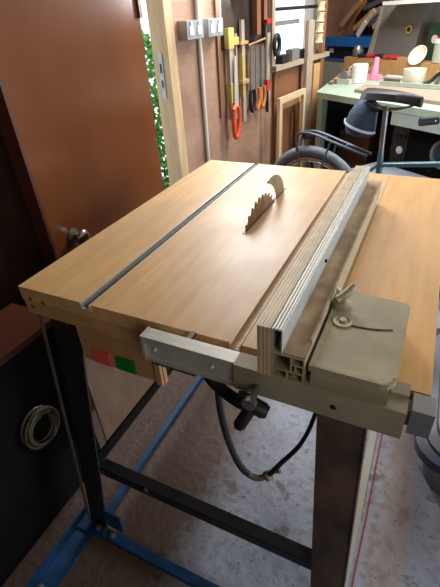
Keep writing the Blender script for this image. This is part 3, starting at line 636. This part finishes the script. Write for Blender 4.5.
t = thing('paint_pot', 'pale plastic pot at the right end of the riser shelf', 'pot', R_(.96,.04,.098))
b = B(); lathe(b, [(.035,0),(.042,.004),(.042,.13),(.035,.135)], R_(.96,.02,.0985), (0,0,1), 20); obj('pot_body', b, 'greyl', t, smooth=True)
b = B(); lathe(b, [(.044,.126),(.044,.15),(.03,.152)], R_(.96,.02,.0985), (0,0,1), 20); obj('pot_lid', b, 'white', t, smooth=True)
b = B(); lathe(b, [(.02,0),(.06,.010),(.072,.032),(.066,.032),(.05,.014),(.01,.008)], R_(.80,.005,.130), (-.5,-.75,.55), 24); put('white_dish', b, 'skin', 'oval cream dish leaning on the riser shelf in front of the green tin', 'dish', smooth=True)
# hand tools on the riser
items = [('pliers','redm',.25,.40,.02,'red handled pliers at the left of the riser shelf'),('pliers','black',.33,.47,.03,'black handled pliers in the middle of the riser shelf'),
         ('screwdriver','redm',.45,.62,.01,'red screwdriver lying on the riser shelf by the cream dish'),('screwdriver','black',.16,.30,.0,'black screwdriver at the left end of the riser shelf'),
         ('shears','redm',.52,.68,.02,'red shears lying below the grey case')]
for nm,m_,t0,t1,dd,l in items:
    t = thing(nm, l, nm, R_((t0+t1)/2,dd,.098), 'hand tools on the riser shelf')
    b = B(); tube(b, smooth_pts([R_(t0,dd-.02,.112),R_((t0*2+t1)/3,dd,.118),R_((t0+t1)/2,dd+.01,.118)],4), .016, 8); obj('grip', b, m_, t, smooth=True)
    if nm!='screwdriver':
        b = B(); tube(b, smooth_pts([R_(t0+.02,dd+.05,.112),R_((t0*2+t1)/3,dd+.035,.118),R_((t0+t1)/2,dd+.012,.118)],4), .011, 8); obj('grip', b, m_, t, smooth=True)
    b = B(); tube(b, [R_((t0+t1)/2,dd+.01,.118),R_(t1,dd+.02,.112)], .007, 8, radii=[.012,.006]); obj('shank', b, 'steel', t)
b = B(); rbox(b, .60,.74,-.015,.03,.0985,.122); put('wood_block', b, 'tan', 'small tan wood block on the riser shelf under the cream dish', 'block', bevel=.004)
b = B(); lathe(b, [(.03,0),(.045,.01),(.05,.05),(.03,.085),(.01,.09)], R_(.07,.05,.0985), (0,0,1), 16); put('grey_dome', b, 'steel', 'grey domed lid at the left end of the riser shelf', 'lid', smooth=True)
# on the benchtop
def P_(cx_,cy_): return lambda a,d,z: (cx_+.9*a+.3*d, cy_-.3*a+.9*d, z)
cu = thing('white_cup', 'white mug on the green bench in front of the riser shelf', 'mug', (-.60,3.72,-.02))
P = P_(-.60,3.72); b = B(); c0 = P(0,0,-.0195)
lathe(b, [(.055,0),(.060,.004),(.060,.125),(.055,.130),(.01,.131)], c0, (0,0,1), 24); obj('cup_body', b, 'white', cu, smooth=True)
b = B(); tube(b, smooth_pts([P(-.055,0,.09),P(-.09,0,.08),P(-.09,0,.03),P(-.055,0,.02)],5), .007, 8); obj('handle', b, 'white', cu, smooth=True)
pk = thing('pink_tool', 'pink plastic cross-shaped tool lying on the green bench', 'tool', (-.51,3.86,-.02))
P = P_(-.51,3.86); b = B(); tube(b, smooth_pts([P(0,0,-.01),P(.005,0,.07),P(.01,0,.14)],5), .012, 10, radii=[.032,.032,.031,.030,.028,.026,.024,.022,.020,.019,.017]); obj('stem', b, 'pink', pk, smooth=True)
b = B(); hexa(b, [P(a,d,z) for z in (-.0195,.02) for a,d in ((-.17,-.03),(.06,-.03),(.06,.03),(-.17,.03))]); obj('base', b, 'pink', pk, bevel=.008)
b = B(); c0 = (-.20,3.62,-.0195); lathe(b, [(.07,0),(.074,.005),(.076,.105),(.070,.105),(.068,.010),(.01,.008)], c0, (0,0,1), 24); put('white_tub', b, 'skin', 'cream plastic tub on the bench below the white dish', 'tub', smooth=True)
t = thing('tape_dispenser', 'grey tape dispenser on the left end of the green bench', 'dispenser', (-.73,3.70,-.02))
P = P_(-.70,3.66)
b = B(); hexa(b, [P(a,d,z) for z in (-.0195,.015) for a,d in ((-.05,-.03),(.06,-.03),(.06,.03),(-.05,.03))]); obj('body', b, 'greyl', t, bevel=.006)
b = B(); lathe(b, [(.02,-.015),(.034,-.015),(.034,.015),(.02,.015)], P(0,0,.035), (.3,.9,0), 18); obj('roll', b, 'grey', t, smooth=True)
b = B(); tube(b, smooth_pts([(-.12,3.58,-.006),(-.08,3.60,.01),(-.03,3.60,.06),(.05,3.58,.09),(.25,3.45,.10)],6), .013, 8); put('black_hose', b, 'black', 'black hose arching over the bench at the right of the cream tub', 'hose', smooth=True)
b = B(); hexa(b, [(x,y,z) for z in (-.0195,.06) for x,y in ((-.06,3.64),(.22,3.42),(.24,3.46),(-.04,3.70))]); put('silver_case', b, 'greyl', 'pale silver case on the bench behind the black hose', 'case', bevel=.008)
for k,(p,q,m_,l) in enumerate((((-.44,3.93,-.009),(-.28,3.84,-.009),'alu','silver offcut strip lying on the bench just right of the pink tool'),((-.42,3.98,-.009),(-.22,3.87,-.009),'white','white pipe offcut lying hard against the riser shelf'),((-.42,3.80,-.009),(-.30,3.73,-.009),'dull','dull metal file lying left of the cream tub'))):
    b = B(); tube(b, [p,q], .011, 8); put('bench_strip', b, m_, l, 'strip', smooth=True)
for k in range(5):
    b = B(); p = Vector((-.80+.02*k,3.62+.06*k,-.010+.016*k)); q = Vector((-.62+.02*k,3.98+.03*k,.0+.020*k)); bar(b, p, q, .03,.012)
    put('scrap_lath', b, ['brownw','tan','pale2','orangew','brownw'][k], 'thin wooden lath in the scraps at the bench left end, '+['lowest','second up','middle','fourth up','topmost'][k], 'lath', 'wooden laths on the bench end')

# ------------------------------------------------------------------ bicycle between the saw and the bench
bk = thing('bicycle', 'bicycle with a black saddle and rear rack parked behind the saw table', 'bicycle', (-.2,2.33,-.9))
dx,dy = .936,-.35
SX = .06
def K(a,z,o=0): return (-.60+dx*a+.35*o, 2.47+dy*a+.936*o, z)    # a along the bike from the rear axle, o sideways away
HZ = -.555
def wheel(a0, name):
    def circ(r,n=56): return [K(a0+r*math.cos(2*PI*k/n), HZ+r*math.sin(2*PI*k/n)) for k in range(n)]
    b = B(); tube(b, circ(.326), .019, 10, closed=True); wh_ = obj(name, b, 'tyre', bk, smooth=True)
    b = B(); tube(b, circ(.304), .012, 8, closed=True); obj('tyre_sidewall', b, 'tan2', wh_, smooth=True)
    b = B(); tube(b, circ(.288), .009, 8, closed=True); obj('rim', b, 'chrome', wh_, smooth=True)
    b = B()
    for k in range(28):
        a = 2*PI*k/28; tube(b, [K(a0+.02*math.cos(a+.6),HZ+.02*math.sin(a+.6),.02*(-1)**k), K(a0+.285*math.cos(a),HZ+.285*math.sin(a))], .0012, 4)
    sp2 = obj('spokes', b, 'steel', wh_)
    b = B(); lathe(b, [(.012,-.05),(.022,-.03),(.022,.03),(.012,.05)], K(a0,HZ), (.35,.936,0), 16); obj('hub', b, 'steel', wh_, smooth=True)
wheel(0,'wheel'); wheel(1.04,'wheel')
b = B(); tube(b, [K(.352*math.cos(a),HZ+.352*math.sin(a)) for a in [PI*(.93-.86*k/30) for k in range(31)]], .024, 10); mg = obj('mudguard', b, 'wall2', bk, smooth=True)
BB = K(.43,-.62); ST = K(.33,-.02); SJ = K(.408,-.215); HT = K(.86,-.13); HB = K(.90,-.33)
b = B()
tube(b, [BB,K(.405,-.16)], .016, 12); tube(b, [SJ,HT], .013, 12); tube(b, [BB,HB], .018, 12); tube(b, [K(.83,-.06),K(.905,-.36)], .018, 12)
for o in (-.045,.045):
    tube(b, [K(0,HZ,o),K(.405,-.215,o*.3)], .008, 8); tube(b, [K(0,HZ,o),K(.43,-.62,o*.6)], .009, 8); tube(b, [K(.905,-.36,o),K(1.04,HZ,o)], .011, 8)
obj('bike_frame', b, 'frame', bk, smooth=True)
b = B(); tube(b, [K(.408,-.22),K(.395,.07)], .0135, 12); obj('seat_post', b, 'steel', bk, smooth=True)
# saddle
b = B(); n = 14; rings = []
for i in range(n+1):
    u = i/n; a = .285+.28*u; hw = .070*(1-u)**1.0*(1 if u>.06 else .75)+.016; zc = .125+.012*math.sin(u*PI) -.008*u+.012*(1-u)**3; th = .016
    rings.append([K(a, zc+ (th*.55 if abs(s)<.99 else -.012)*1.0 - .020*abs(s)**2.2 , hw*s) for s in (-1,-.8,-.5,-.2,0,.2,.5,.8,1)] + [K(a, zc-.040+.006*abs(s), hw*s*.92) for s in (1,.5,0,-.5,-1)])
loft(b, rings); sd = obj('saddle', b, 'black', bk, smooth=True)
b = B()
for o in (-.02,.02): tube(b, smooth_pts([K(.31,.085,o*1.6),K(.36,.062,o),K(.45,.062,o),K(.53,.085,o*.5)],5), .0045, 8)
obj('saddle_rails', b, 'steel', sd, smooth=True)
# rear rack
b = B()
for o in (-.028,.028): tube(b, smooth_pts([K(-.12,-.22,o*.6),K(-.115,-.14,o),K(-.09,-.112,o),K(.0,-.105,o),K(.15,-.135,o),K(.34,-.175,o*.8)],5), .0075, 8)
for a,z in ((-.09,-.112),(.06,-.120),(.20,-.147)): tube(b, [K(a,z,-.028),K(a,z,.028)], .005, 8)
for o in (-.06,.06): tube(b, [K(-.115,-.13,o*.6),K(-.01,HZ,o*1.1)], .005, 8); tube(b, [K(.12,-.13,o*.6),K(.0,HZ,o*1.1)], .005, 8)
obj('rear_rack', b, 'frame2', bk, smooth=True)
b = B(); tube(b, [K(-.06,-.125,-.03),K(-.06,-.125,.03)], .02, 10); obj('rear_reflector', b, 'black', bk, smooth=True)
# handlebar, fork top and drivetrain
b = B(); tube(b, [K(.82,-.03),K(.81,.09)], .012, 10); tube(b, smooth_pts([K(.74,.09,-.28),K(.80,.10,-.15),K(.83,.09,0),K(.80,.10,.15),K(.74,.09,.28)],5), .011, 10); obj('handlebar', b, 'steel', bk, smooth=True)
for o in (-.28,.28):
    b = B(); tube(b, [K(.75,.0905,o*.93),K(.70,.088,o*1.12)], .016, 10); obj('grip', b, 'rubber', bk, smooth=True)
b = B(); lathe(b, [(.085,-.055),(.088,-.053),(.088,-.050),(.02,-.048)], K(.43,-.62), (.35,.936,0), 28); ch = obj('chainring', b, 'dull', bk, smooth=True)
b = B(); tube(b, [K(.43,-.62,-.06),K(.56,-.73,-.07)], .010, 8); obj('crank', b, 'steel', ch)
b = B(); tube(b, [K(.43,-.62,.06),K(.30,-.51,.07)], .010, 8); obj('crank', b, 'steel', ch)
# saddle bag hangs from the saddle
sb = thing('saddle_bag', 'blue-grey fabric saddle bag with a pale reflective strip hanging behind the bicycle seat post', 'bag', K(.25,-.08))
b = B(); rings = []
for z,a0,a1,ow in ((-.085,.23,.33,.03),(-.075,.195,.348,.05),(-.03,.185,.352,.062),(.03,.205,.350,.06),(.075,.235,.345,.045),(.088,.255,.335,.03)):
    n=16; rings.append([K((a0+a1)/2+(a1-a0)/2*math.cos(2*PI*k/n), z, ow*math.sin(2*PI*k/n)) for k in range(n)])
loft(b, rings); obj('bag_body', b, 'navy', sb, smooth=True)
b = B(); rings=[]
n=16; pts=[]
for k in range(17):
    a = PI+PI*k/16; pts.append(K(.269+.088*math.cos(a), -.035-.024*math.cos(a), .068*math.sin(a)))
for i in range(16):
    bar(b, pts[i], pts[i+1], .003, .012)
obj('reflective_strip', b, 'refl', sb)
b = B(); tube(b, [K(.30,.082,-.02),K(.31,.096,-.02)], .006, 6); tube(b, [K(.34,.05,-.03),K(.37,.05,-.02)], .006,6); obj('strap', b, 'black', sb)
